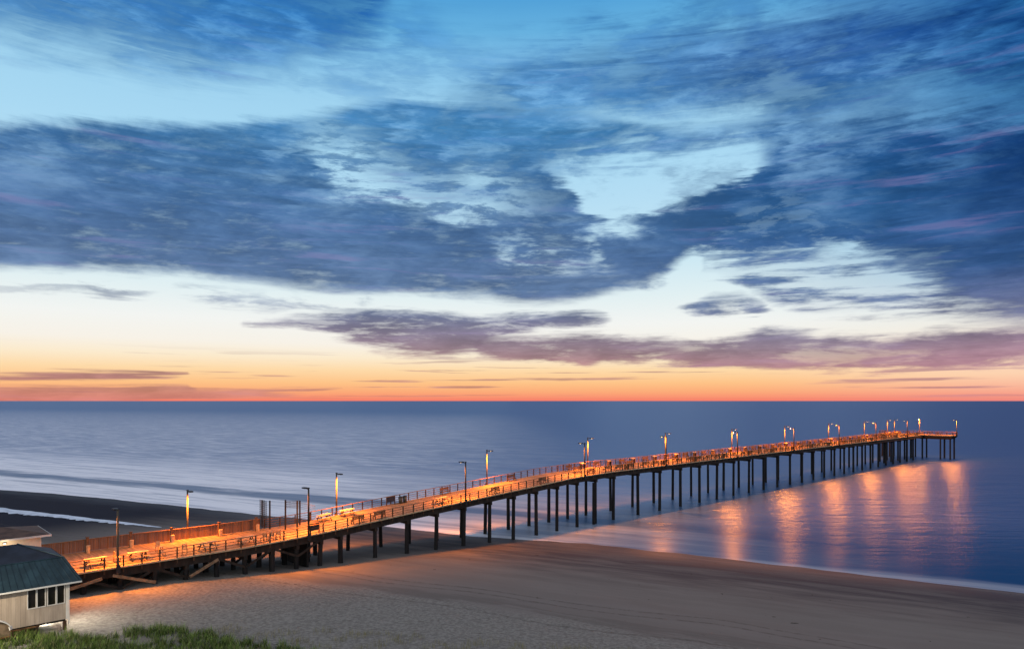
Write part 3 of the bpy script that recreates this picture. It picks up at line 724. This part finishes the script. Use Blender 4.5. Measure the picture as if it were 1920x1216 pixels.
def cleaning():
    r = empty('cutting_table', (0, 0, 0))
    MB().add([(-.5, -.28, .92), (.5, -.28, .92), (.5, .28, 1.0), (-.5, .28, 1.0), (-.5, -.28, .88), (.5, -.28, .88), (.5, .28, .96), (-.5, .28, .96)],
             [(0, 1, 2, 3), (7, 6, 5, 4), (0, 4, 5, 1), (1, 5, 6, 2), (2, 6, 7, 3), (3, 7, 4, 0)]).build('tabletop', 'tabletop_wood', r)
    for x in (-.4, .4):
        MB().box(x - .05, x + .05, -.2, .2, 0, .87).build('leg', 'bench_wood', r)
    MB().box(-.345, .345, .1, .14, .3, .5).build('stretcher', 'bench_wood', r)
    return r
def bin_():
    r = empty('trash_bin', (0, 0, 0))
    MB().cyl(0, 0, 0, .82, .24, .29, 14).build('body', 'bin_plastic', r, True)
    MB().cyl(0, 0, .82, .88, .31, .31, 14).cyl(0, 0, .88, .98, .29, .12, 14).build('lid', 'dark_metal', r)
    return r
def chair():
    r = empty('deck_chair', (0, 0, 0))
    MB().box(-.24, .24, -.24, .24, .42, .46).build('seat', 'tabletop_wood', r)
    q = MB()
    for k in range(4): q.box(-.24 + k * .125, -.14 + k * .125, .2, .23, .5, 1.02)
    q.build('backrest', 'tabletop_wood', r)
    for x in (-.21, .21):
        for y in (-.21, .26): MB().box(x - .025, x + .025, y - .025, y + .025, 0, .42 if y < 0 else 1.).build('leg', 'bench_wood', r)
    return r
def signpost():
    r = empty('fence_bollard', (0, 0, 0))
    MB().box(-.11, .11, -.11, .11, 0, 1.5).box(-.16, .16, -.16, .16, 1.5, 1.56).build('post', 'bench_wood', r)
    MB().cyl(0, -.35, 0, .75, .17, .20, 12).build('bucket', 'tabletop_wood', r)
    return r
protos = {}
def put(kind, fn, s_, n_, rot, label, cat, group, off=(0, 0)):
    if kind not in protos: protos[kind] = o = fn()
    else: o = copy_tree(protos[kind])
    o.location = TF(s_, n_, .003); o.rotation_euler = (0, 0, PHI + rot)
    # stand flat on the ramp
    sl = math.atan((dz_(s_ + .5) - dz_(s_ - .5)))
    if abs(sl) > .01:
        from mathutils import Matrix
        o.rotation_euler = (Matrix.Rotation(PHI, 3, 'Z') @ Matrix.Rotation(-sl, 3, 'Y') @ Matrix.Rotation(rot, 3, 'Z')).to_euler()
    return tag(o, label, cat, group)
PG = 'picnic tables on the lit beach end of the pier'
put('picnic', picnic, -71.2, 1.7, .1, 'pale picnic table just past the blue roofed beach house, behind the near rail', 'picnic table', PG)
put('picnic', picnic, -67.6, 1.8, -.1, 'pale picnic table right of the nearest dark lamp post', 'picnic table', PG)
put('picnic', picnic, -61.2, 1.6, .2, 'picnic table in the middle of the lit beach deck by the near rail', 'picnic table', PG)
put('picnic', picnic, -57.3, 1.5, 0, 'dark picnic table left of the row of chairs by the near rail', 'picnic table', PG)
put('picnic', picnic, -45.9, 5.6, .1, 'picnic table by the far rail, left of the second bright lamp post', 'picnic table', PG)
put('picnic', picnic, -42.6, 5.8, -.1, 'picnic table by the far rail, right of the second bright lamp post', 'picnic table', PG)
put('picnic', picnic, -30.9, 1.5, 0, 'pale topped picnic table on the ramp left of the third dark lamp post', 'picnic table', PG)
for s_, n_, r_, lb in ((-65.6, 1.5, 1.7, 'wooden chair at the near rail between the two pale picnic tables'), (-69.3, 2.2, 1.6, 'wooden chair standing alone left of the nearest dark lamp post'),
                      (-63.5, 1.5, 2.8, 'dark wooden chair at the near rail in the middle of the beach deck'), (-65.0, 4.2, .4, 'wooden chair out in the bright middle of the beach deck'),
                      (-55.6, 1.0, 3.3, 'leftmost wooden chair of the row by the near rail'), (-54.8, 1.0, 3.1, 'middle wooden chair of the row by the near rail'), (-54.0, 1.0, 2.9, 'rightmost wooden chair of the row by the near rail')):
    put('chair', chair, s_, n_, r_, lb, 'chair', 'wooden chairs on the beach end of the pier')
for i, (s_, n_) in enumerate(((-70.3, 8.8), (-66.4, 8.7), (-62.5, 8.4), (-57.6, 7.9), (-53.6, 7.3))):
    put('post', signpost, s_, n_, 0, 'square post with bucket at the board fence, %s from the left' % fo[i], 'post', 'square posts along the board fence')
for s_, n_, r_, lb in ((-44.2, .9, math.pi, 'dark bench at the near rail, left one of the pair at the ramp foot'), (-41.2, .9, math.pi, 'dark bench at the near rail, right one of the pair at the ramp foot'),
                      (-26.4, 6.4, 0, 'bench at the far rail left of the third dark lamp post'), (-22.1, .9, math.pi, 'dark bench at the near rail just right of the third dark lamp post'),
                      (-13.2, 6.4, 0, 'bench at the far rail right of the third bright lamp post'), (-12.4, .9, math.pi, 'dark bench at the near rail below the top of the ramp')):
    put('bench', bench, s_, n_, r_, lb, 'bench', 'benches on the ramp of the pier')
put('bin', bin_, -34.2, 6.3, 0, 'trash bin at the far rail halfway up the ramp', 'trash bin', 'trash bins on the pier')
put('bin', bin_, -33.5, 6.3, 0, 'trash bin beside another at the far rail halfway up the ramp, the right one', 'trash bin', 'trash bins on the pier')
k = 0; s_ = -1.
rr = random.Random(11)
NTH = ['first', 'second', 'third', 'fourth', 'fifth', 'sixth', 'seventh', 'eighth', 'ninth', 'tenth', 'eleventh', 'twelfth']
tally = {}
def where(what, s_):
    j = max(i for i, l_ in enumerate(near_l) if l_ <= s_)
    q = tally.get((what, j), 0); tally[(what, j)] = q + 1
    return '%s, %s right of the %s dark near-side lamp post' % (what, NTH[q], NTH[j])

while s_ < 178:
    k += 1
    q_ = s_ + rr.random(); put('bench', bench, q_, 1.0, math.pi, where('bench by the near rail', q_), 'bench', 'benches along the near rail of the outer pier')
    q_ = s_ + 1.2 + rr.random() * .6
    if k % 2: put('bench', bench, q_, 6.3, 0, where('bench by the far rail', q_), 'bench', 'benches along the far rail of the outer pier')
    else: put('table', cleaning, q_, 6.5, 0, where('cutting table by the far rail', q_), 'cutting table', 'cutting tables on the outer pier')
    if k % 3 == 0: put('table', cleaning, s_ + 2.3, .55, math.pi, where('cutting table by the near rail', s_ + 2.3), 'cutting table', 'cutting tables by the near rail')
    if k % 4 == 1: put('bench', bench, s_ + .4, 3.6, .0, where('bench in mid deck', s_ + .4), 'bench', 'benches in the middle of the outer pier')
    s_ += 3.7
for i, (s_, n_) in enumerate(((183.2, -4.), (184., -1.), (182.6, 9.), (185., 6.))):
    put('bench', bench, s_, n_, rr.random() * 3, NTH[(0, 1, 3, 2)[i]] + ' bench from the near-side end of the pier head', 'bench', 'benches on the pier head')

# notice boards
def board(name, s_, n_, w, h, z0, label):
    r = empty(name, TF(s_, n_, 0), 0, label, 'notice board')
    sub(MB(TF).box(s_ - w / 2, s_ + w / 2, n_ - .03, n_ + .03, z0, z0 + h), 'panel', 'sign_board', r)
    fr_ = MB(TF); fr_.box(s_ - w / 2 - .06, s_ + w / 2 + .06, n_ - .05, n_ + .05, z0 + h, z0 + h + .07)
    sub(fr_, 'frame', 'rail_wood', r)
    for x in (-w / 2 - .05, w / 2 + .05): sub(MB(TF).box(s_ + x - .05, s_ + x + .05, n_ - .05, n_ + .05, .003, z0 + h), 'post', 'weathered_post_wood', r)
board('notice_board', -50.1, .35, 1.15, .75, .35, 'dark blue notice board behind the near rail where the ramp begins')
board('notice_board', -35.6, 6.6, 1.2, .7, .4, 'dark notice board at the far rail left of the trash bins')

# security gate with wire wings at the foot of the ramp
gt = empty('wire_gate_frame', TF(-51, 4, 0), 0, 'tall dark gate posts with strung wires and a wire wing hanging over the far rail', 'gate')
for s_, n_, h_ in ((-52.2, 6.9, 3.3), (-51.2, 5.0, 3.45), (-50.5, 3.5, 3.4), (-48.9, 6.0, 2.9)):
    sub(MB(TF).box(s_ - .07, s_ + .07, n_ - .07, n_ + .07, .003, h_), 'post', 'pile_wood', gt)
w_m = MB(TF)
for h_ in (2.55, 2.75, 2.95, 3.15, 3.25):
    w_m.bar((-51.2, 5.0, h_), (-50.5, 3.5, h_), .02); w_m.bar((-50.5, 3.5, h_), (-50.2, 1.9, h_ - .05), .02)
    w_m.bar((-50.2, 1.9, h_ - .05), (-50.0, .2, h_ - .15), .02)
    w_m.bar((-51.2, 5., h_), (-48.9, 6., h_ - .3), .02)
for i in range(9):
    q = i / 9; w_m.bar((-51.2 + .7 * q, 5. - 1.5 * q, 2.55), (-51.2 + .7 * q, 5. - 1.5 * q, 3.25), .015)
sub(w_m, 'wires', 'wire', gt)
wg = MB(TF)
for i in range(10): 
    wg.bar((-52.4, 7.3 + i * .2, 0.2), (-52.4, 7.3 + i * .2, 3.2), .03)
for h_ in np.linspace(.3, 3.2, 14): wg.bar((-52.4, 7.2, float(h_)), (-52.4, 9.2, float(h_)), .03)
wg.bar((-52.4, 8.5, 0), (-52.4, 8.5, 3.25), .12); wg.bar((-52.3, 8.2, 0), (-52.3, 8.2, 3.25), .06)
sub(wg, 'wire_wing', 'wire', gt)

# ------------------------------------------------------------------ beach house on stilts (lower left)
C0 = Vector((-32.9, 50.5, 0))
def TH(a, n_, z): p = C0 + D * a + N * n_; return (p.x, p.y, z)        # a along the pier direction, n_ away from camera
hs = empty('beach_house', TH(-4, 2.5, 3.2), 0, 'pale beach house on short stilts with a blue-grey seamed metal roof', 'house')
m = bpy.data.materials.new('siding'); m.use_nodes = True; T = NT(m.node_tree); b = T.n['Principled BSDF']
p = T.mapping(T.new('ShaderNodeTexCoord').outputs['Object'], rot=(0, 0, -PHI)); x_, y_, z_ = T.sep(p)
fr_ = T.m('FRACT', T.m('MULTIPLY', T.m('ADD', x_, y_), 3.6)); gr = T.mr(T.m('ABSOLUTE', T.m('SUBTRACT', fr_, .5)), .42, .49)
nz = T.noise(T.mapping(p, scale=(1.5, 1.5, .25)), 1.6, 6, .65)
c = T.mix(T.mr(nz, .3, .72), (.38, .30, .225, 1), (.54, .44, .335, 1))
T.put(b.inputs['Base Color'], T.mix(T.m('MULTIPLY', gr, .28), c, (.12, .10, .08, 1))); b.inputs['Roughness'].default_value = .6
bn = T.new('ShaderNodeBump'); bn.inputs['Strength'].default_value = .4; bn.inputs['Distance'].default_value = .02; T.put(bn.inputs['Height'], T.m('SUBTRACT', 1., gr)); T.l.new(bn.outputs[0], b.inputs['Normal'])
MATS['siding'] = m
mat('roof_metal', (.018, .042, .056), .45, .25, 1.2, (1, 1, 1), .1, metal=.15)
mat('roof_dark', (.014, .020, .032), .6, .3, 1.2, (1, 1, 1), .1)
mat('roof_brown', (.10, .055, .035), .7, .3, 1.2, (1, 1, 1), .2)
Z0, Z1 = 3.92, 6.62
kw = [(2.40, 1.94), (1.83, 1.38), (1.20, .74), (.63, .20)]             # window openings, metres left of the corner
wl = MB(TH)
ed_ = [-9.] + [v for a_, b_ in kw for v in (-a_, -b_)] + [0.]
for i in range(0, len(ed_) - 1):
    a_, b_ = ed_[i], ed_[i + 1]
    if i % 2 == 0: wl.box(a_, b_, 0, .15, Z0, Z1)
    else: wl.box(a_, b_, 0, .15, Z0, 5.15); wl.box(a_, b_, 0, .15, 6.46, Z1)
wl.box(-.15, 0, .15, 6., Z0, Z1); wl.box(-9, -.15, 5.85, 6., Z0, Z1); wl.box(-9, -8.85, .15, 5.85, Z0, Z1)
sub(wl, 'wall', 'siding', hs)
sub(MB(TH).box(-8.9, -.1, .1, 5.9, Z0 - .15, Z0 - .003), 'floor', 'old_timber', hs)
sub(MB(TH).box(-.09, .04, -.04, -.003, Z0 - .02, Z1).box(.003, .04, -.003, .09, Z0 - .02, Z1), 'corner_trim', 'trim', hs)
sub(MB(TH).box(-9, -.1, -.05, -.003, Z1 - .14, Z1 - .02), 'frieze_trim', 'trim', hs)
for a_, b_ in kw:
    w = MB(TH); w.box(-a_ - .05, -b_ + .05, -.035, -.004, 6.46, 6.51).box(-a_ - .05, -b_ + .05, -.05, -.004, 5.10, 5.15)
    w.box(-a_ - .05, -a_, -.035, -.004, 5.15, 6.46).box(-b_, -b_ + .05, -.035, -.004, 5.15, 6.46)
    wo = sub(w, 'window', 'trim', hs)
    o = MB(TH).box(-a_, -b_, .05, .07, 5.15, 6.46).build('pane', 'glass_dark'); o.parent = wo
for a_, n_ in ((-.15, .15), (-.15, 3.), (-.15, 5.8), (-2.9, .15), (-2.9, 3.), (-2.9, 5.8), (-5.7, .15), (-5.7, 5.8), (-8.6, .15)):
    g0 = gz(*TH(a_, n_, 0)[:2]); sub(MB(TH).box(a_ - .12, a_ + .12, n_ - .12, n_ + .12, g0 - .4, Z0 - .153), 'stilt', 'weathered_post_wood', hs)
# roof: steep lower skirt with seams, shallow upper hip
E = [(-9.8, -.5), (.8, -.5), (.8, 6.5), (-9.8, 6.5)]; B_ = [(-8.9, .75), (-.1, .75), (-.1, 5.25), (-8.9, 5.25)]
ze, zb, za = 6.70, 8.35, 9.35
rf = MB(TH)
v_ = [(a_, n_, ze) for a_, n_ in E] + [(a_, n_, zb) for a_, n_ in B_] + [(a_, n_, ze - .07) for a_, n_ in E]
rf.add(v_, [(0, 1, 5, 4), (1, 2, 6, 5), (2, 3, 7, 6), (3, 0, 4, 7), (8, 9, 1, 0), (9, 10, 2, 1), (10, 11, 3, 2), (11, 8, 0, 3), (11, 10, 9, 8)])
for i in range(26):                                                   # standing seams on the long side
    q = (i + .5) / 26
    rf.bar((-9.8 + 10.6 * q, -.5, ze + .02), (-8.9 + 8.8 * q, .75, zb + .02), .02, .035)
for i in range(17):
    q = (i + .5) / 17
    rf.bar((.8, -.5 + 7 * q, ze + .02), (-.1, .75 + 4.5 * q, zb + .02), .02, .035)
ro = sub(rf, 'roof', 'roof_metal', hs)
ru = MB(TH).add([(a_, n_, zb + .004) for a_, n_ in B_] + [(-7., 3., za), (-2.6, 3., za)], [(0, 1, 5, 4), (1, 2, 5), (2, 3, 4, 5), (3, 0, 4)])
o = ru.build('upper_roof', 'roof_dark'); o.parent = ro
o = MB(TH).bar((.8, -.5, ze + .03), (-.1, .75, zb + .03), .1, .05).bar((-.1, .75, zb + .03), (-2.6, 3., za + .03), .1, .05).bar((-8.9, .75, zb + .02), (-.1, .75, zb + .02), .1, .05).build('ridge_cap', 'roof_metal'); o.parent = ro
g_ = MB(TH).box(-9.8, .82, -.60, -.51, ze - .12, ze - .02); g_.box(.05, .12, -.14, -.06, Z0 - .4, ze - .12); o = g_.build('gutter', 'trim'); o.parent = ro
# lamp under the seaward eave that whitens the sand
def flood(name, loc, aim, watt, label, size=R(150), colr=WHITE_COL):
    r = empty(name, loc, 0, label, 'lamp')
    x, y, z = loc
    MB().box(-.12, .12, -.12, .12, .03, .12).build('housing', 'dark_metal', r)
    MB().cyl(0, 0, -.02, .028, .07, .10, 10).build('lens', 'white_lens', r)
    ld = bpy.data.lights.new(name + '_light', 'SPOT'); ld.energy = watt; ld.color = colr; ld.spot_size = size; ld.spot_blend = .8; ld.shadow_soft_size = .1
    lo = bpy.data.objects.new(name + '_light', ld); col.objects.link(lo); lo.parent = r; lo.location = (0, 0, -.12)
    dirn = Vector(aim) - Vector(loc); lo.rotation_euler = dirn.to_track_quat('-Z', 'Y').to_euler()
flood('eave_lamp', TH(.35, 2.2, 6.3), TH(4., 1.0, 3.0), 1150, 'small lamp under the seaward eave of the beach house')
flood('underfloor_lamp', TH(-1.2, 3., 3.6), TH(0.5, 2.0, 2.6), 450, 'small lamp between the stilts under the beach house')
# stair landing with pale curved handrail at the frame edge
sr = empty('stair_landing', TH(-4.6, -1.4, 3.2), 0, 'pale curved stair landing rail in front of the beach house', 'stairs')
ar = []
for i in range(13):
    a = math.pi * .5 * i / 12; ar.append((-4.85 + 1.25 * math.sin(a), 4.3 + .85 * math.cos(a)))
cr_ = MB(TH)
for i in range(12): cr_.bar((ar[i][0], -1.5, ar[i][1]), (ar[i + 1][0], -1.5, ar[i + 1][1]), .25, .07)
sub(cr_, 'handrail', 'trim', sr)
pn = MB(TH)
for i in range(12): pn.add([(ar[i][0], -1.47, 2.9), (ar[i + 1][0], -1.47, 2.9), (ar[i + 1][0], -1.47, ar[i + 1][1]), (ar[i][0], -1.47, ar[i][1]),
                            (ar[i][0], -1.41, 2.9), (ar[i + 1][0], -1.41, 2.9), (ar[i + 1][0], -1.41, ar[i + 1][1]), (ar[i][0], -1.41, ar[i][1])], [(0, 1, 2, 3), (7, 6, 5, 4), (3, 2, 6, 7), (1, 5, 6, 2)])
sub(pn, 'side_panel', 'brace_wood', sr)
br = MB(TH); 
br.bar((-3.6, -1.5, 4.2), (-1.9, -.9, 4.0), .1, .08); br.bar((-6.4, -1.9, 3.9), (-3.7, -1.7, 3.9), .1, .08)
sub(br, 'lower_rail', 'rail_wood', sr)
for a_ in (-3.5, -2.7, -2.0): sub(MB(TH).box(a_ - .04, a_ + .04, -1.44 + (a_ + 3.5) * .35, -1.36 + (a_ + 3.5) * .35, 2.6, 4.1), 'post', 'weathered_post_wood', sr)

# street light beyond the left edge that lights the house front and the grass
flood('yard_lamp', (-37.5, 41.5, 8.6), (-28., 49.0, 3.2), 3600, 'white yard lamp on a pole left of the view', R(120), (1., .86, .66))
yp = [o for o in bpy.data.objects if o.name == 'yard_lamp'][0]
MB().cyl(-.2, -.2, -6., .25, .08, .06, 10).build('pole', 'dark_metal', yp, True)

# ------------------------------------------------------------------ pier house at the head of the deck
C0b = Vector(TFZ(-74.2, 8.7, 0))
def TB(a, n_, z): p = C0b + D * a + N * n_; return (p.x, p.y, z)
ph = empty('pier_house', TB(-5, 2, 4.8), 0, 'cream walled low building with brown hip roof behind the beach house', 'building')
wb = MB(TB)
for a_, b_, z0_, z1_ in ((-12, -4.6, 4.81, 7.05), (-4.6, -3.3, 4.81, 5.5), (-4.6, -3.3, 6.5, 7.05), (-3.3, -2.2, 4.81, 7.05), (-2.2, -1.7, 4.81, 5.6), (-2.2, -1.7, 6.3, 7.05), (-1.7, 0, 4.81, 7.05)): wb.box(a_, b_, 0, .15, z0_, z1_)
wb.box(-.15, 0, .15, 5, 3., 7.05); wb.box(-12, -.15, 4.85, 5., 3., 7.05); wb.box(-12, -11.85, .15, 4.85, 4.81, 7.05)
sub(wb, 'wall', 'white_vinyl', ph)
sub(MB(TB).box(-.12, .03, -.03, -.003, 4.85, 7.0), 'corner_trim', 'white_vinyl', ph)
wo = sub(MB(TB).box(-4.66, -4.6, -.03, .02, 5.45, 6.55).box(-3.3, -3.24, -.03, .02, 5.45, 6.55).box(-4.6, -3.3, -.03, .02, 6.5, 6.56).box(-4.6, -3.3, -.03, .02, 5.44, 5.5), 'window', 'dark_metal', ph)
o = MB(TB).box(-4.6, -3.3, .06, .08, 5.5, 6.5).build('pane', 'pale_panel'); o.parent = wo
wo = sub(MB(TB).box(-2.26, -2.2, -.03, .02, 5.55, 6.35).box(-1.7, -1.64, -.03, .02, 5.55, 6.35).box(-2.2, -1.7, -.03, .02, 6.3, 6.36).box(-2.2, -1.7, -.03, .02, 5.54, 5.6), 'window', 'trim', ph)
o = MB(TB).box(-2.2, -1.7, .06, .08, 5.6, 6.3).build('pane', 'window_curtain'); o.parent = wo
eb_ = [(-12.6, -.7), (.7, -.7), (.7, 5.7), (-12.6, 5.7)]
rb = MB(TB).add([(a_, n_, 7.2) for a_, n_ in eb_] + [(-9.5, 2.5, 7.9), (-2.6, 2.5, 7.9)], [(0, 1, 5, 4), (1, 2, 5), (2, 3, 4, 5), (3, 0, 4)])
rfo = sub(rb, 'roof', 'roof_brown', ph)
o = MB(TB).box(-12.62, .72, -.73, -.70, 7.03, 7.21).box(.70, .73, -.70, 5.7, 7.03, 7.21).box(-12.6, .70, -.7, 5.7, 7.06, 7.09).build('fascia', 'trim'); o.parent = rfo
flood('porch_lamp', TB(-3.0, -1.4, 6.95), TB(-2.8, .5, 5.2), 110, 'warm porch lamp under the eave of the cream building', R(160), (1., .72, .42))

# ------------------------------------------------------------------ dune grass
def grass_mat(name, c1, c2):
    m = bpy.data.materials.new(name); m.use_nodes = True; T = NT(m.node_tree); b = T.n['Principled BSDF']
    g = T.new('ShaderNodeNewGeometry'); p = T.new('ShaderNodeTexCoord').outputs['Object']
    f = T.m('ADD', T.m('MULTIPLY', g.outputs['Random Per Island'], .7), T.m('MULTIPLY', T.noise(p, .8, 3), .6))
    T.put(b.inputs['Base Color'], T.mix(T.mr(g.outputs['Random Per Island'], .86, .93), T.mix(T.mr(f, .35, .95), c1, c2), (.34, .29, .13, 1))); b.inputs['Roughness'].default_value = .6
    b.inputs['Specular IOR Level'].default_value = .2; MATS[name] = m
grass_mat('dune_grass', (.03, .055, .008, 1), (.22, .33, .06, 1))
grass_mat('dry_grass', (.16, .15, .06, 1), (.34, .31, .16, 1))
def blades(mb, x, y, n, h, spread, lean, w=.018):
    for _ in range(n):
        bx = x + random.gauss(0, spread); by = y + random.gauss(0, spread); z = gz(bx, by) - .03
        a = random.random() * math.tau; hh = h * (.55 + .6 * random.random()); l = lean * (.3 + random.random())
        ox, oy = math.cos(a) * l * hh, math.sin(a) * l * hh
        wx, wy = -math.sin(a) * w, math.cos(a) * w
        i = len(mb.v)
        mb.v += [(bx - wx, by - wy, z), (bx + wx, by + wy, z), (bx + ox * .4 - wx * .8, by + oy * .4 - wy * .8, z + hh * .6), (bx + ox * .4 + wx * .8, by + oy * .4 + wy * .8, z + hh * .6), (bx + ox, by + oy, z + hh)]
        mb.f += [(i, i + 1, i + 3, i + 2), (i + 2, i + 3, i + 4)]
g1 = MB()
random.seed(5)
def cover(x, y):
    edge = float(np.interp(x, [-45, -38, -35, -31, -29.5, -28, -25, -21, -18, -14], [50.0, 49.6, 49.2, 48.6, 47.9, 48.6, 49.6, 48.8, 47.9, 46.3]))
    return edge + .9 * mnoise.noise((x * .8, 0, 3)) - y
cnt = 0
while cnt < 2900:
    x = random.uniform(-46, -13); y = random.uniform(44, 51)
    c_ = cover(x, y)
    if c_ < 0 or mnoise.noise((x * .9, y * .9, 8)) + .5 * mnoise.noise((x * 2.6, y * 2.6, 2)) < -.22: continue
    cnt += 1
    blades(g1, x, y, 11, .42 + .38 * mnoise.noise((x * .9, y * .9, 1)) + .25 * random.random() ** 2, .10, .7, .013)
tag(g1.build('dune_grass', 'dune_grass'), kind='stuff', label='tall green beach grass on the dune at lower left', cat='grass')
g2 = MB(); cnt = 0
while cnt < 420:
    x = random.uniform(-30, 14); y = random.uniform(44.5, 52.5)
    edge = float(np.interp(x, [-30, -22, -10, 0, 8, 14], [47, 51.5, 50.5, 48.9, 47.7, 46.2]))
    if y > edge + mnoise.noise((x * .4, 1, 1)) or cover(x, y) > -.2: continue
    if mnoise.noise((x * .5, y * .5, 12)) < -.05: continue
    cnt += 1; blades(g2, x, y, 5, .42, .14, .25, .008)
tag(g2.build('dry_grass', 'dry_grass'), kind='stuff', label='sparse dry yellow grass on the pale sand', cat='dry grass')
